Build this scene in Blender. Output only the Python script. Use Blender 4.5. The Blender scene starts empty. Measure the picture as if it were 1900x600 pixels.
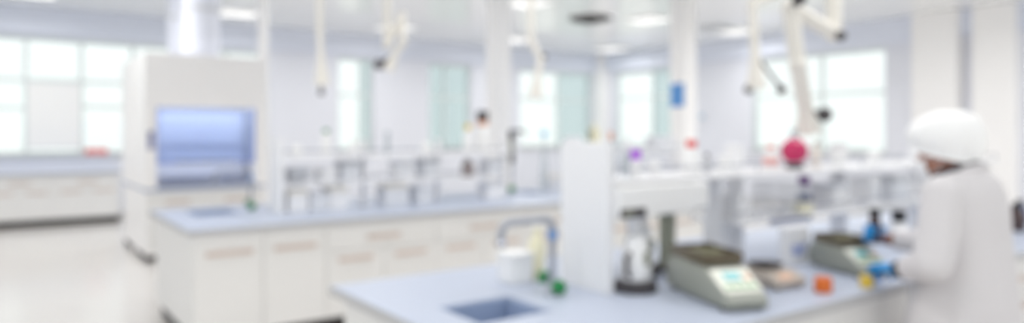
import bpy, bmesh, math, random
from mathutils import Vector, Matrix, Euler
random.seed(7)
C = bpy.context.scene.collection
PI = math.pi
R = math.radians

# ---------------------------------------------------------------- camera numbers (1900 x 600 frame)
F_PX, U0, V0, EYE = 1308.0, 950.0, 247.0, 1.58
FX, FY = math.sin(R(36)), math.cos(R(36))          # forward
RX, RY = FY, -FX                                   # right


def at(u, v, Z):
    """point at depth Z seen at pixel u, v"""
    t = (u - U0) / F_PX
    return Vector((Z * (FX + t * RX), Z * (FY + t * RY), EYE - (v - V0) / F_PX * Z))


def xat(u, y):
    """x of the point on the plane y seen in pixel column u"""
    t = (u - U0) / F_PX
    return y * (FX + t * RX) / (FY + t * RY)


# ---------------------------------------------------------------- materials
def lin(c):
    return tuple(((x / 12.92) if x <= .04045 else ((x + .055) / 1.055) ** 2.4) for x in c)


def mat(name, rgb, rough=.5, metal=0., var=.03, scale=6., spec=.5, bump=0., coat=0., trans=0.):
    m = bpy.data.materials.new(name)
    m.use_nodes = True
    nt = m.node_tree
    b = nt.nodes['Principled BSDF']
    r, g, bl = lin([x / 255. for x in rgb])
    tc = nt.nodes.new('ShaderNodeTexCoord')
    nz = nt.nodes.new('ShaderNodeTexNoise')
    nz.inputs['Scale'].default_value = scale
    nz.inputs['Detail'].default_value = 3
    nt.links.new(tc.outputs['Object'], nz.inputs['Vector'])
    mx = nt.nodes.new('ShaderNodeMix')
    mx.data_type = 'RGBA'
    mx.inputs[6].default_value = (r * (1 - var), g * (1 - var), bl * (1 - var), 1)
    mx.inputs[7].default_value = (min(1, r * (1 + var)), min(1, g * (1 + var)), min(1, bl * (1 + var)), 1)
    nt.links.new(nz.outputs['Fac'], mx.inputs[0])
    nt.links.new(mx.outputs[2], b.inputs['Base Color'])
    b.inputs['Roughness'].default_value = rough
    b.inputs['Metallic'].default_value = metal
    b.inputs['Specular IOR Level'].default_value = spec
    b.inputs['Coat Weight'].default_value = coat
    if bump:
        bp = nt.nodes.new('ShaderNodeBump')
        bp.inputs['Strength'].default_value = bump
        bp.inputs['Distance'].default_value = .01
        nt.links.new(nz.outputs['Fac'], bp.inputs['Height'])
        nt.links.new(bp.outputs['Normal'], b.inputs['Normal'])
    return m


def glass(name, tint, gloss=.06, rough=.02, veil=0., veil_col=(1, 1, 1)):
    """thin pane: mostly see-through, tinted, with a little mirror and an optional milky film"""
    m = bpy.data.materials.new(name)
    m.use_nodes = True
    nt = m.node_tree
    nt.nodes.remove(nt.nodes['Principled BSDF'])
    out = nt.nodes['Material Output']
    tr = nt.nodes.new('ShaderNodeBsdfTransparent')
    tr.inputs[0].default_value = (*tint, 1)
    gl = nt.nodes.new('ShaderNodeBsdfGlossy')
    gl.inputs['Roughness'].default_value = rough
    mx = nt.nodes.new('ShaderNodeMixShader')
    mx.inputs[0].default_value = gloss
    nt.links.new(tr.outputs[0], mx.inputs[1])
    nt.links.new(gl.outputs[0], mx.inputs[2])
    last = mx
    if veil:
        df = nt.nodes.new('ShaderNodeBsdfDiffuse')
        df.inputs[0].default_value = (*veil_col, 1)
        m2 = nt.nodes.new('ShaderNodeMixShader')
        m2.inputs[0].default_value = veil
        nt.links.new(mx.outputs[0], m2.inputs[1])
        nt.links.new(df.outputs[0], m2.inputs[2])
        last = m2
    nt.links.new(last.outputs[0], out.inputs[0])
    return m


def emit(name, rgb, strength):
    m = bpy.data.materials.new(name)
    m.use_nodes = True
    nt = m.node_tree
    nt.nodes.remove(nt.nodes['Principled BSDF'])
    e = nt.nodes.new('ShaderNodeEmission')
    e.inputs[0].default_value = (*rgb, 1)
    e.inputs[1].default_value = strength
    nt.links.new(e.outputs[0], nt.nodes['Material Output'].inputs[0])
    return m


def grid_mat(name, rgb, line, size, rough, width=.008, spec=.5):
    """panels separated by thin joints (object coordinates are metres)"""
    m = mat(name, rgb, rough, var=.015, scale=1.2, spec=spec)
    nt = m.node_tree
    b = nt.nodes['Principled BSDF']
    src = b.inputs['Base Color'].links[0].from_socket
    tc = nt.nodes['Texture Coordinate']
    br = nt.nodes.new('ShaderNodeTexBrick')
    br.offset = 0.
    br.inputs['Scale'].default_value = 1.
    br.inputs['Mortar Size'].default_value = width
    br.inputs['Mortar Smooth'].default_value = .2
    br.inputs['Brick Width'].default_value = size
    br.inputs['Row Height'].default_value = size
    br.inputs['Mortar'].default_value = (*lin([x / 255. for x in line]), 1)
    nt.links.new(tc.outputs['Object'], br.inputs['Vector'])
    nt.links.new(src, br.inputs['Color1'])
    nt.links.new(src, br.inputs['Color2'])
    nt.links.new(br.outputs['Color'], b.inputs['Base Color'])
    return m


M = dict(
    wall=mat('wall_paint', (231, 233, 241), .6, var=.01, scale=1.5),
    header=mat('bulkhead_shade_tone', (227, 232, 245), .5, var=.01),
    ceiling=grid_mat('ceiling_panel', (241, 242, 243), (214, 215, 218), .6, .1),
    floor=grid_mat('floor_vinyl', (222, 218, 214), (211, 207, 202), .9, .16, .004),
    column=mat('column_paint', (248, 247, 247), .5, var=.01),
    alu=mat('window_aluminium', (218, 226, 225), .4, var=.02),
    sill=mat('sill_stone', (214, 216, 217), .4),
    cab=mat('cabinet_laminate', (234, 233, 231), .42, var=.012, scale=3),
    cabin=mat('cabinet_inside', (206, 203, 199), .6),
    pull=mat('beige_pull', (214, 199, 190), .4, var=.02),
    plinth=mat('black_plinth', (42, 38, 36), .5, var=.06),
    top=mat('blue_grey_worktop', (187, 195, 212), .4, var=.012, scale=14, spec=.35),
    edge=mat('grey_edge_band', (190, 190, 191), .4, var=.02),
    sink=mat('blue_grey_sink', (158, 174, 202), .3, var=.04),
    drain=mat('drain_steel', (120, 124, 130), .25, metal=1),
    rack=mat('rack_powder_coat', (238, 238, 240), .4, var=.01),
    steel=mat('brushed_steel', (176, 180, 190), .25, metal=.85),
    tapgrey=mat('grey_tap_coating', (158, 162, 172), .3, var=.03),
    tapblue=mat('blue_tap_ring', (120, 156, 205), .35),
    green=mat('green_tap_handle', (22, 132, 66), .35, var=.06),
    black=mat('black_plastic', (34, 34, 38), .4, var=.06),
    dark=mat('dark_rubber', (68, 64, 66), .55, var=.08),
    white=mat('white_plastic', (240, 240, 240), .35, var=.01),
    whitebox=mat('white_carton', (234, 234, 236), .6, var=.015),
    cream=mat('cream_plastic', (233, 229, 221), .4, var=.015),
    creamcard=mat('cream_card', (236, 231, 222), .6, var=.02),
    grey=mat('grey_plastic', (198, 200, 204), .45, var=.02),
    palegrey=mat('pale_grey_plastic', (219, 221, 226), .45, var=.02),
    beige=mat('beige_plastic', (184, 174, 164), .45, var=.02),
    balance=mat('grey_green_casing', (150, 153, 144), .4, var=.03),
    panel=mat('pale_key_panel', (222, 224, 212), .35, var=.015),
    pan=mat('bronze_pan', (104, 94, 76), .3, metal=.3, var=.1),
    olive=mat('olive_ring', (104, 102, 66), .4, var=.1),
    teal=mat('teal_display', (56, 170, 178), .3, var=.05),
    keyg=mat('green_key', (120, 170, 120), .4),
    keyo=mat('peach_key', (216, 176, 150), .4),
    oliveg=mat('olive_grey_coating', (146, 148, 132), .4, var=.04),
    blue=mat('blue_sign', (92, 150, 214), .4, var=.02),
    navy=mat('navy_label', (84, 96, 132), .45, var=.06),
    inkblue=mat('blue_print', (146, 164, 220), .5, var=.05),
    lblue=mat('light_blue_cap', (120, 196, 236), .4),
    purple=mat('purple_cap', (178, 104, 222), .4),
    plum=mat('plum_cap', (120, 84, 140), .4),
    red=mat('red_cap', (228, 84, 84), .4),
    pink=mat('pink_label', (236, 170, 164), .5),
    magenta=mat('magenta_liquid', (196, 20, 92), .12, var=.12, scale=9, coat=.3),
    orange=mat('orange_liquid', (222, 112, 40), .3, var=.05),
    yellow=mat('yellow_plastic', (222, 190, 70), .4, var=.04),
    paleyel=mat('pale_yellow_plastic', (238, 233, 204), .45, var=.02),
    peach=mat('peach_label', (222, 170, 146), .5),
    amber=mat('amber_glass', (78, 62, 62), .15, var=.06),
    brown=mat('brown_grey_glass', (150, 138, 136), .25, var=.04),
    redbox=mat('red_tray_plastic', (226, 120, 118), .5, var=.03),
    blind=mat('blind_fabric', (246, 246, 245), .8, var=.01),
    liner=mat('hood_liner', (232, 235, 245), .4, var=.01),
    hood=mat('hood_casing', (250, 248, 247), .4, var=.012),
    duct=mat('duct_sheet', (234, 237, 248), .35, var=.01),
    switch=mat('blue_switch', (132, 136, 178), .4),
    skin=mat('skin', (168, 112, 88), .5, var=.05, scale=20),
    coat=mat('lab_coat_cotton', (218, 215, 217), .8, var=.015, scale=10, bump=.15),
    cap=mat('bouffant_cap_fabric', (253, 253, 253), .85, var=.01, scale=30, bump=.2),
    mask=mat('mask_fabric', (244, 244, 246), .8, var=.01),
    shirt=mat('dark_shirt', (70, 66, 72), .8, var=.06),
    trouser=mat('grey_trousers', (96, 98, 106), .8, var=.05),
    shoe=mat('white_clog', (226, 226, 226), .5),
    nitrile=mat('blue_nitrile', (20, 142, 212), .4, var=.05),
    eye=mat('eye_white', (236, 232, 228), .2),
    iris=mat('dark_iris', (40, 28, 22), .15),
    ventgrey=mat('vent_grey', (112, 112, 112), .5, var=.05),
    glass=glass('clear_pane', (.97, .99, .985), .05),
    tealglass=glass('pale_green_pane', (.74, .805, .81), .06),
    sash=glass('blue_sash_pane', (.80, .86, .97), .05, veil=.06, veil_col=(.5, .62, 1.)),
    labglass=glass('lab_glass', (.86, .89, .90), .12, rough=.03, veil=.12, veil_col=(.8, .83, .86)),
    lamp=emit('lamp_diffuser', (1., .99, .975), 1.25),
    hoodlamp=emit('hood_tube', (.96, .98, 1.), 8.),
)


# ---------------------------------------------------------------- mesh helpers
class MB:
    def __init__(s):
        s.bm = bmesh.new()

    def _xf(s, vs, mx):
        if mx is not None:
            bmesh.ops.transform(s.bm, matrix=mx, verts=vs)
        return s

    def box(s, x0, x1, y0, y1, z0, z1, mx=None):
        vs = [s.bm.verts.new((x, y, z)) for z in (z0, z1) for y in (y0, y1) for x in (x0, x1)]
        for f in ((0, 2, 3, 1), (4, 5, 7, 6), (0, 1, 5, 4), (2, 6, 7, 3), (0, 4, 6, 2), (1, 3, 7, 5)):
            s.bm.faces.new([vs[i] for i in f])
        return s._xf(vs, mx)

    def rbox(s, x0, x1, y0, y1, z0, z1, r=.01, seg=3, mx=None):
        """box with rounded vertical corners and softened top edge"""
        pts = []
        for cx, cy, a0 in ((x1 - r, y1 - r, 0), (x0 + r, y1 - r, 90), (x0 + r, y0 + r, 180), (x1 - r, y0 + r, 270)):
            for k in range(seg + 1):
                a = R(a0 + 90 * k / seg)
                pts.append((cx + r * math.cos(a), cy + r * math.sin(a)))
        return s.prism(pts, z0, z1, mx)

    def prism(s, pts, z0, z1, mx=None):
        a = [s.bm.verts.new((x, y, z0)) for x, y in pts]
        b = [s.bm.verts.new((x, y, z1)) for x, y in pts]
        n = len(pts)
        s.bm.faces.new(a[::-1])
        s.bm.faces.new(b)
        for i in range(n):
            j = (i + 1) % n
            s.bm.faces.new((a[i], a[j], b[j], b[i]))
        return s._xf(a + b, mx)

    def lathe(s, prof, seg=20, mx=None):
        """prof: list of (r, z) from bottom to top; r == 0 closes to a point"""
        rings, all_ = [], []
        for r, z in prof:
            if r < 1e-6:
                v = s.bm.verts.new((0, 0, z))
                rings.append([v])
                all_.append(v)
            else:
                rg = [s.bm.verts.new((r * math.cos(2 * PI * k / seg), r * math.sin(2 * PI * k / seg), z)) for k in range(seg)]
                rings.append(rg)
                all_ += rg
        for a, b in zip(rings, rings[1:]):
            for k in range(seg):
                j = (k + 1) % seg
                if len(a) == 1 and len(b) == 1:
                    break
                if len(a) == 1:
                    s.bm.faces.new((a[0], b[j], b[k]))
                elif len(b) == 1:
                    s.bm.faces.new((a[k], a[j], b[0]))
                else:
                    s.bm.faces.new((a[k], a[j], b[j], b[k]))
        if len(rings[0]) > 1:
            s.bm.faces.new(rings[0][::-1])
        if len(rings[-1]) > 1:
            s.bm.faces.new(rings[-1])
        return s._xf(all_, mx)

    def cyl(s, x, y, z0, z1, r, r2=None, seg=20):
        return s.lathe([(r, z0), (r if r2 is None else r2, z1)], seg, Matrix.Translation((x, y, 0)))

    def tube(s, pts, rad, seg=12):
        """round pipe along points; rad is a number or one per point"""
        pts = [Vector(p) for p in pts]
        n = len(pts)
        rad = rad if isinstance(rad, (list, tuple)) else [rad] * n
        rings = []
        up = None
        for i, p in enumerate(pts):
            d = (pts[min(i + 1, n - 1)] - pts[max(i - 1, 0)]).normalized()
            if up is None:
                up = d.orthogonal().normalized()
            else:
                up = (up - d * up.dot(d)).normalized()
            w = d.cross(up)
            rings.append([s.bm.verts.new(p + rad[i] * (math.cos(2 * PI * k / seg) * up + math.sin(2 * PI * k / seg) * w)) for k in range(seg)])
        for a, b in zip(rings, rings[1:]):
            for k in range(seg):
                j = (k + 1) % seg
                s.bm.faces.new((a[k], a[j], b[j], b[k]))
        s.bm.faces.new(rings[0][::-1])
        s.bm.faces.new(rings[-1])
        return s

    def ball(s, c, r, sc=(1, 1, 1), rot=None, seg=20):
        mx = Matrix.Translation(c) @ (rot.to_matrix().to_4x4() if rot else Matrix()) @ Matrix.Diagonal((sc[0] * r, sc[1] * r, sc[2] * r, 1))
        bmesh.ops.create_uvsphere(s.bm, u_segments=seg, v_segments=max(8, seg * 2 // 3), radius=1., matrix=mx)
        return s

    def capsule(s, a, b, ra, rb=None, seg=14):
        rb = ra if rb is None else rb
        s.tube([a, b], [ra, rb], seg)
        s.ball(a, ra, seg=seg)
        s.ball(b, rb, seg=seg)
        return s

    def loft(s, rings):
        """rings: list of point loops with equal counts, capped"""
        rs = [[s.bm.verts.new(p) for p in ring] for ring in rings]
        n = len(rs[0])
        for a, b in zip(rs, rs[1:]):
            for k in range(n):
                j = (k + 1) % n
                s.bm.faces.new((a[k], a[j], b[j], b[k]))
        s.bm.faces.new(rs[0][::-1])
        s.bm.faces.new(rs[-1])
        return s

    def build(s, name, m, parent=None, bevel=0., smooth=True, loc=None, remesh=0., smoothing=0):
        bmesh.ops.recalc_face_normals(s.bm, faces=s.bm.faces[:])
        me = bpy.data.meshes.new(name)
        s.bm.to_mesh(me)
        s.bm.free()
        o = bpy.data.objects.new(name, me)
        C.objects.link(o)
        if remesh:
            md = o.modifiers.new('r', 'REMESH')
            md.mode = 'VOXEL'
            md.voxel_size = remesh
            if smoothing:
                sm = o.modifiers.new('s', 'SMOOTH')
                sm.factor = .5
                sm.iterations = smoothing
            dg = bpy.context.evaluated_depsgraph_get()
            dg.update()
            nm = bpy.data.meshes.new_from_object(o.evaluated_get(dg))
            o.modifiers.clear()
            o.data = nm
            bpy.data.meshes.remove(me)
            me = nm
            me.name = name
        me.materials.clear()
        me.materials.append(M[m] if isinstance(m, str) else m)
        if smooth:
            for p in me.polygons:
                p.use_smooth = True
            if not remesh:
                me.set_sharp_from_angle(angle=R(40))
        if bevel:
            b = o.modifiers.new('bevel', 'BEVEL')
            b.width = bevel
            b.segments = 2
            b.limit_method = 'ANGLE'
            b.angle_limit = R(40)
        if parent is not None:
            o.parent = parent
        if loc is not None:
            o.location = loc
        return o


def tag(o, label, cat, group=None):
    o['label'] = label
    o['category'] = cat
    if group:
        o['group'] = group
    return o


def thing(name, label, cat, loc=(0, 0, 0), rz=0., group=None):
    o = bpy.data.objects.new(name, None)
    C.objects.link(o)
    o.empty_display_size = .1
    o.location = loc
    o.rotation_euler = (0, 0, rz)
    return tag(o, label, cat, group)


def struct(o, label=None):
    o['kind'] = 'structure'
    if label:
        o['label'] = label
    return o


def dup(root, loc, label, rz=None, group=None):
    """copy of a thing with copies of its parts and their sub-parts"""
    r = root.copy()
    C.objects.link(r)
    r.location = loc
    if rz is not None:
        r.rotation_euler = (0, 0, rz)
    r['label'] = label
    if group:
        r['group'] = group
    for ch in list(root.children):
        c = ch.copy()
        C.objects.link(c)
        c.parent = r
        for g in list(ch.children):
            d = g.copy()
            C.objects.link(d)
            d.parent = c
    return r


# ================================================================= THE ROOM
X0, X1, Y0, Y1, H = -4.0, 14.1, -4.0, 15.0, 3.80
T = .25
SILL, HEAD = 1.18, 3.28

struct(MB().box(X0 - T, X1 + T, Y0 - T, Y1 + T, -.1, 0).build('floor', 'floor', smooth=False), 'pale glossy vinyl floor')
struct(MB().box(X0 - T, X1 + T, Y0 - T, Y1 + T, H, H + .1).build('ceiling', 'ceiling', smooth=False), 'white panel ceiling')


def wall(name, lo, hi, fixed, axis, openings, label):
    """wall of thickness T with window openings [(a, b)] between SILL and HEAD"""
    m = MB()

    def bx(a, b, z0, z1):
        if b - a < 1e-4:
            return
        if axis == 'x':
            m.box(a, b, min(fixed), max(fixed), z0, z1)
        else:
            m.box(min(fixed), max(fixed), a, b, z0, z1)
    bx(lo, hi, 0, SILL)
    bx(lo, hi, HEAD, H)
    p = lo
    for a, b in sorted(openings):
        bx(p, a, SILL, HEAD)
        p = b
    bx(p, hi, SILL, HEAD)
    return struct(m.build(name, 'wall', smooth=False), label)


OB = [(-1.31, 4.60), (6.10, 6.95), (8.42, 9.62), (11.15, 13.75)]
OR = [(12.25, 14.45), (6.90, 9.95), (-2.5, 3.4)]
OF = [(-3.0, 1.5), (2.5, 7.0), (8.0, 13.0)]  # unseen windows added behind the viewer to light the near side
OL = [(-3.0, 1.5), (2.5, 7.0), (8.0, 12.5)]  # unseen windows added on the left to brighten the room
wall('wall_back', X0, X1, (Y1, Y1 + T), 'x', OB, 'white window wall at the far side of the room')
wall('wall_right', Y0, Y1, (X1, X1 + T), 'y', OR, 'white window wall on the right')
wall('wall_front', X0, X1, (Y0 - T, Y0), 'x', OF, 'white wall behind the viewer with added windows')
wall('wall_left', Y0, Y1, (X0 - T, X0), 'y', OL, 'white wall on the left with added windows')

win_n = [0]


def window(a, b, side, mull, transoms, label, tint=()):
    """aluminium window filling an opening; mull = inner mullion positions, transoms = per-bay list of heights"""
    win_n[0] += 1
    f, g, h = MB(), MB(), MB()
    w = .06
    d0, d1 = .09, .17

    def bx(m, p, q, z0, z1, e0=d0, e1=d1):
        if side == 'back':
            m.box(p, q, Y1 + e0, Y1 + e1, z0, z1)
        elif side == 'right':
            m.box(X1 + e0, X1 + e1, p, q, z0, z1)
        elif side == 'front':
            m.box(p, q, Y0 - e1, Y0 - e0, z0, z1)
        else:
            m.box(X0 - e1, X0 - e0, p, q, z0, z1)
    bx(f, a, b, SILL, SILL + w)
    bx(f, a, b, HEAD - w, HEAD)
    xs = [a] + list(mull) + [b]
    for k, x in enumerate(xs):
        p = x if k == 0 else (x - w if k == len(xs) - 1 else x - w / 2)
        bx(f, p, p + w, SILL + w, HEAD - w)
    for k in range(len(xs) - 1):
        for z in transoms[k % len(transoms)]:
            bx(f, xs[k] + w * .4, xs[k + 1] - w * .4, z - w / 2, z + w / 2, d0 + .005, d1 - .005)
    fr = struct(f.build('window_%d' % win_n[0], 'alu', bevel=.004, smooth=False), label)
    for k in range(len(xs) - 1):
        bx(h if k in tint else g, xs[k] + .005, xs[k + 1] - .005, SILL + .01, HEAD - .01, .127, .133)
    if g.bm.verts:
        struct(g.build('window_pane', 'glass', fr, smooth=False))
    if h.bm.verts:
        struct(h.build('window_pane', 'tealglass', fr, smooth=False))
    s = MB()
    bx(s, a - .06, b + .06, SILL - .045, SILL, -.06, .09)
    struct(s.build('window_sill', 'sill', fr, bevel=.004, smooth=False))
    return fr


window(*OB[0], 'back', [-.47, .37, 1.21, 2.05, 2.9, 3.75], [[2.52, 2.04], [2.52, 2.02], [2.52], [2.52, 2.06]], 'long window left of and behind the fume hood')
window(*OB[1], 'back', [6.68], [[2.45]], 'narrow window between the two hanging arms on the left', tint=(1,))
window(*OB[2], 'back', [8.9], [[2.45]], 'narrow window left of the middle column', tint=(0, 1))
window(*OB[3], 'back', [12.55], [[2.5]], 'back window left of the room corner', tint=(1,))
window(*OR[0], 'right', [13.1], [[2.55], [2.55]], 'right wall window beside the room corner', tint=(0,))
window(*OR[1], 'right', [8.29], [[2.40]], 'wide right wall window behind the hanging arm')
window(*OR[2], 'right', [-1., .5, 2.], [[2.40]], 'right wall window beyond the person')
for a, b in OF:
    window(a, b, 'front', [a + 1.5, a + 3.], [[2.5]], 'unseen window added behind the viewer for its light')
for a, b in OL:
    window(a, b, 'left', [a + 1.5, a + 3.], [[2.5]], 'unseen window added on the left wall for its light')

# bulkhead standing for the shaded wall zone, its shade put into the colour
struct(MB().box(X0, X1 - .16, Y1 - .16, Y1, HEAD + .06, H).build('trim_1', 'header', bevel=.01, smooth=False), 'bulkhead toned as the shaded wall above the back windows')
struct(MB().box(X1 - .16, X1, Y0, Y1, HEAD + .06, H).build('trim_2', 'header', bevel=.01, smooth=False), 'bulkhead toned as the shaded wall above the right windows')
struct(MB().box(X0, X1, Y1 - .015, Y1, 0, .1).build('baseboard_back', 'edge', smooth=False))
struct(MB().box(X1 - .015, X1, Y0, Y1 - .015, 0, .1).build('baseboard_right', 'edge', smooth=False))


def column(name, x, y, sx, sy, label):
    m = MB().box(x - sx / 2, x + sx / 2, y - sy / 2, y + sy / 2, 0, H)
    return struct(m.build(name, 'column', bevel=.015, smooth=False), label)


# free-standing columns, corner post, wall piers
column('column', xat(925, 7.55), 7.55, .24, .24, 'white square column behind the middle island')
column('column', xat(1268, 7.55), 7.55, .30, .30, 'white square column carrying the blue sign')
column('column', X1 - .16, Y1 - .16, .32, .32, 'pier in the far corner of the room')
column('column', X1 - .175, 5.875, .35, .77, 'pier right of the wide window')
column('column', X1 - .15, 4.94, .30, .65, 'second pier at the right edge')
p = MB().box(-.06, .06, -.06, .06, 0, H - .001)
struct(p.build('pillar', 'column', bevel=.01, smooth=False, loc=(xat(488, 9.9), 9.9, 0)), 'thin white post right of the fume hood')

# ---------------------------------------------------------------- ceiling lights
LW = .62
LAMP_W = 25.


def light_proto():
    t = thing('ceiling_light', '', 'ceiling light', (0, 0, H), 0, 'ceiling light panels')
    f = MB()
    a, b = LW / 2 + .03, LW / 2 - .005
    f.box(-a, a, -a, -b, -.03, 0).box(-a, a, b, a, -.03, 0).box(-a, -b, -b, b, -.03, 0).box(b, a, -b, b, -.03, 0)
    f.build('frame', 'white', t, bevel=.003, smooth=False)
    MB().box(-b, b, -b, b, -.018, -.004).build('diffuser', 'lamp', t, smooth=False)
    ld = bpy.data.lights.new('lamp', 'AREA')
    ld.shape = 'SQUARE'
    ld.size = LW - .02
    ld.energy = LAMP_W
    ld.color = (1., .99, .975)
    ld.spread = R(165)
    lo = bpy.data.objects.new('lamp', ld)
    C.objects.link(lo)
    lo.parent = t
    lo.location = (0, 0, -.02)
    return t


rows = [(13.4, 'nearest the back windows', [-2.7, .4, 3.55, 6.7, 9.85, 12.95]),
        (9.5, 'above the fume hood row', [-2.1, 1.0, 4.1, 7.2, 10.2, 12.95]),
        (4.9, 'above the middle island', [-2.1, 1.0, 4.1, 7.2, 9.4, 11.3]),  # rightmost lamp added out of view to brighten the right front
        (1.8, 'above the front island', [-2.1, 1.0, 4.1, 7.2, 10.3, 13.3]),
        (-2.0, 'behind the viewer', [-2.1, 1.0, 4.1, 7.2, 10.3, 13.3])]
ordn = ['leftmost', 'second from left', 'third from left', 'fourth from left', 'fifth from left', 'rightmost']
proto = None
for y, where, xs in rows:
    for k, x in enumerate(xs):
        lab = 'square white ceiling light in the row %s, %s' % (where, ordn[k])
        if proto is None:
            proto = light_proto()
            proto.location = (x, y, H)
            proto['label'] = lab
        else:
            dup(proto, (x, y, H), lab)

# dark round ceiling diffuser
vp = at(1095, 28, 13.6)
v_ = thing('ceiling_vent', 'dark round air diffuser on the ceiling above the middle column', 'air vent', (vp.x, vp.y, H))
MB().lathe([(.40, 0), (.42, -.03), (.36, -.05), (.34, -.02), (.34, 0)][::-1], 28).build('rim', 'ventgrey', v_)
m = MB()
for r in (.30, .22, .14):
    m.lathe([(r - .05, -.01), (r, -.09 + r * .1), (r + .012, -.085 + r * .1), (r - .03, -.005)][::-1], 28)
m.build('louvre', 'dark', v_)
MB().lathe([(.06, -.005), (.09, -.10), (.03, -.12), (0, -.12)][::-1], 20).build('core', 'dark', v_)
g2 = at(1325, 50, 14.7)
v2 = thing('ceiling_vent', 'small pale square air grille on the ceiling right of the sign column', 'air vent', (g2.x, g2.y, H))
MB().box(-.3, .3, -.3, .3, -.02, 0).build('frame', 'palegrey', v2, bevel=.004, smooth=False)
m = MB()
for k in range(7):
    m.box(-.26, .26, -.25 + k * .075, -.21 + k * .075, -.035, -.02)
m.build('louvre', 'grey', v2, smooth=False)


# ================================================================= BENCHES
def cabinet(name, label, x0, x1, y0, y1, kind, group, zt=.858, left_end=False):
    """base cabinet standing on the floor, doors on the y0 side. kind 'doors' or 'drawer'"""
    w, d = x1 - x0, y1 - y0
    t = thing(name, label, 'cabinet', (x0, y0, 0), 0, group)
    b = MB()
    tk = .018
    b.box(0.001, tk, .02, d, .12, zt).box(w - tk, w - .001, .02, d, .12, zt)
    b.box(tk, w - tk, .02, d, .12, .138).box(tk, w - tk, d - tk, d, .138, zt)
    b.box(tk, w - tk, .022, .034, .138, zt)
    b.build('carcass', 'cab', t, smooth=False)
    MB().box(.04 if left_end else .001, w - .001, .07, d - .06, 0, .12).build('plinth', 'plinth', t, smooth=False)

    def front(nm, a, bb, z0, z1, ph, pw):
        o = MB().box(a, bb, 0, .02, z0, z1).build(nm, 'cab', t, bevel=.003, smooth=False)
        c = (a + bb) / 2
        hm = MB()
        hm.rbox(c - pw / 2, c + pw / 2, -.016, -.001, ph - .02, ph + .016, .006, 2)
        hm.build('handle', 'pull', o, bevel=.002)
        return o
    g = .003
    if kind == 'doors':
        front('door', g, w / 2 - g, .125, zt - .004, .715, .33)
        front('door', w / 2 + g, w - g, .125, zt - .004, .715, .33)
    else:
        front('drawer', g, w - g, .645, zt - .004, .735, .30)
        front('door', g, w / 2 - g, .125, .638, .575, .30)
        front('door', w / 2 + g, w - g, .125, .638, .575, .30)
    return t


def worktop(name, label, x0, x1, y0, y1, holes, z0=.86, z1=.90):
    """slab with rectangular sink cut-outs [(xa, xb, ya, yb)]"""
    t = thing(name, label, 'worktop', (x0, y0, z0))
    m = MB()
    p = x0
    for xa, xb, ya, yb in sorted(holes):
        m.box(p - x0, xa - x0, 0, y1 - y0, 0, z1 - z0)
        m.box(xa - x0, xb - x0, 0, ya - y0, 0, z1 - z0)
        m.box(xa - x0, xb - x0, yb - y0, y1 - y0, 0, z1 - z0)
        p = xb
    m.box(p - x0, x1 - x0, 0, y1 - y0, 0, z1 - z0)
    m.build('slab', 'top', t, smooth=False)
    e = MB()
    k = .004
    w, d = x1 - x0, y1 - y0
    e.box(-k, w + k, -k, 0, 0, z1 - z0 - .004).box(-k, w + k, d, d + k, 0, z1 - z0 - .004)
    e.box(-k, 0, 0, d, 0, z1 - z0 - .004).box(w, w + k, 0, d, 0, z1 - z0 - .004)
    e.build('edge_band', 'edge', t, smooth=False)
    return t


def sink(label, xa, xb, ya, yb, z=.90, depth=.22):
    t = thing('sink', label, 'sink', ((xa + xb) / 2, (ya + yb) / 2, z - depth), 0, 'bench sinks')
    w, d = (xb - xa) / 2 - .001, (yb - ya) / 2 - .001
    m = MB()
    tk = .012
    m.box(-w, w, -d, d, 0, tk).box(-w, -w + tk, -d, d, tk, depth - .006).box(w - tk, w, -d, d, tk, depth - .006)
    m.box(-w + tk, w - tk, -d, -d + tk, tk, depth - .006).box(-w + tk, w - tk, d - tk, d, tk, depth - .006)
    m.build('basin', 'sink', t, smooth=False)
    MB().lathe([(.035, tk), (.035, tk + .004), (.02, tk + .005), (.012, tk + .002), (0, tk + .002)]).build('drain', 'drain', t)
    return t


def tap(label, loc, dirx, reach, height, name='laboratory_tap', r=.013, body='tapgrey', droop=.075, big=1.):
    """gooseneck tap: column rising from the bench, square-shouldered spout towards dirx*X, two green valves"""
    t = thing(name, label, 'tap', loc, 0, 'bench taps')
    MB().lathe([(.034 * big, 0), (.034 * big, .008), (.022 * big, .02), (.018 * big, .06), (.014 * big, .07)], 18).build('base', body, t)
    pts = [(0, 0, .06)]
    rr = .045
    for k in range(7):
        a = R(90 * k / 6)
        pts.append((dirx * (rr - rr * math.cos(a)), 0, height - rr + rr * math.sin(a)))
    for k in range(7):
        a = R(90 * k / 6)
        pts.append((dirx * (reach - rr + rr * math.sin(a)), 0, height - rr + rr * math.cos(a)))
    pts.append((dirx * reach, 0, height - droop))
    MB().tube(pts, r, 14).build('spout', body, t)
    MB().lathe([(r * 1.35, -.018), (r * 1.45, -.002), (r * 1.1, .004)], 14, Matrix.Translation((dirx * reach, 0, height - droop))).build('nozzle', 'steel', t)
    MB().lathe([(r * 1.5, 0), (r * 1.5, .035)], 14, Matrix.Translation((0, 0, height - .085))).build('collar', 'tapblue', t)
    for sg, zz in ((-.6, .035), (.75, .060)):
        v = MB().tube([(0, 0, zz), (dirx * -.0, sg * .055, zz)], .010, 10).build('valve', body, t)
        rot = Matrix.Translation((0, sg * .07, zz)) @ Matrix.Rotation(R(90), 4, 'X')
        h = MB()
        pr = []
        for k in range(20):
            a = 2 * PI * k / 20
            rad = .028 * big * (1 + .10 * math.cos(5 * a))
            pr.append((rad * math.cos(a), rad * math.sin(a)))
        h.prism(pr, -.02, .02, rot)
        h.build('handle', 'green', v, bevel=.004)
    return t


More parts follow.
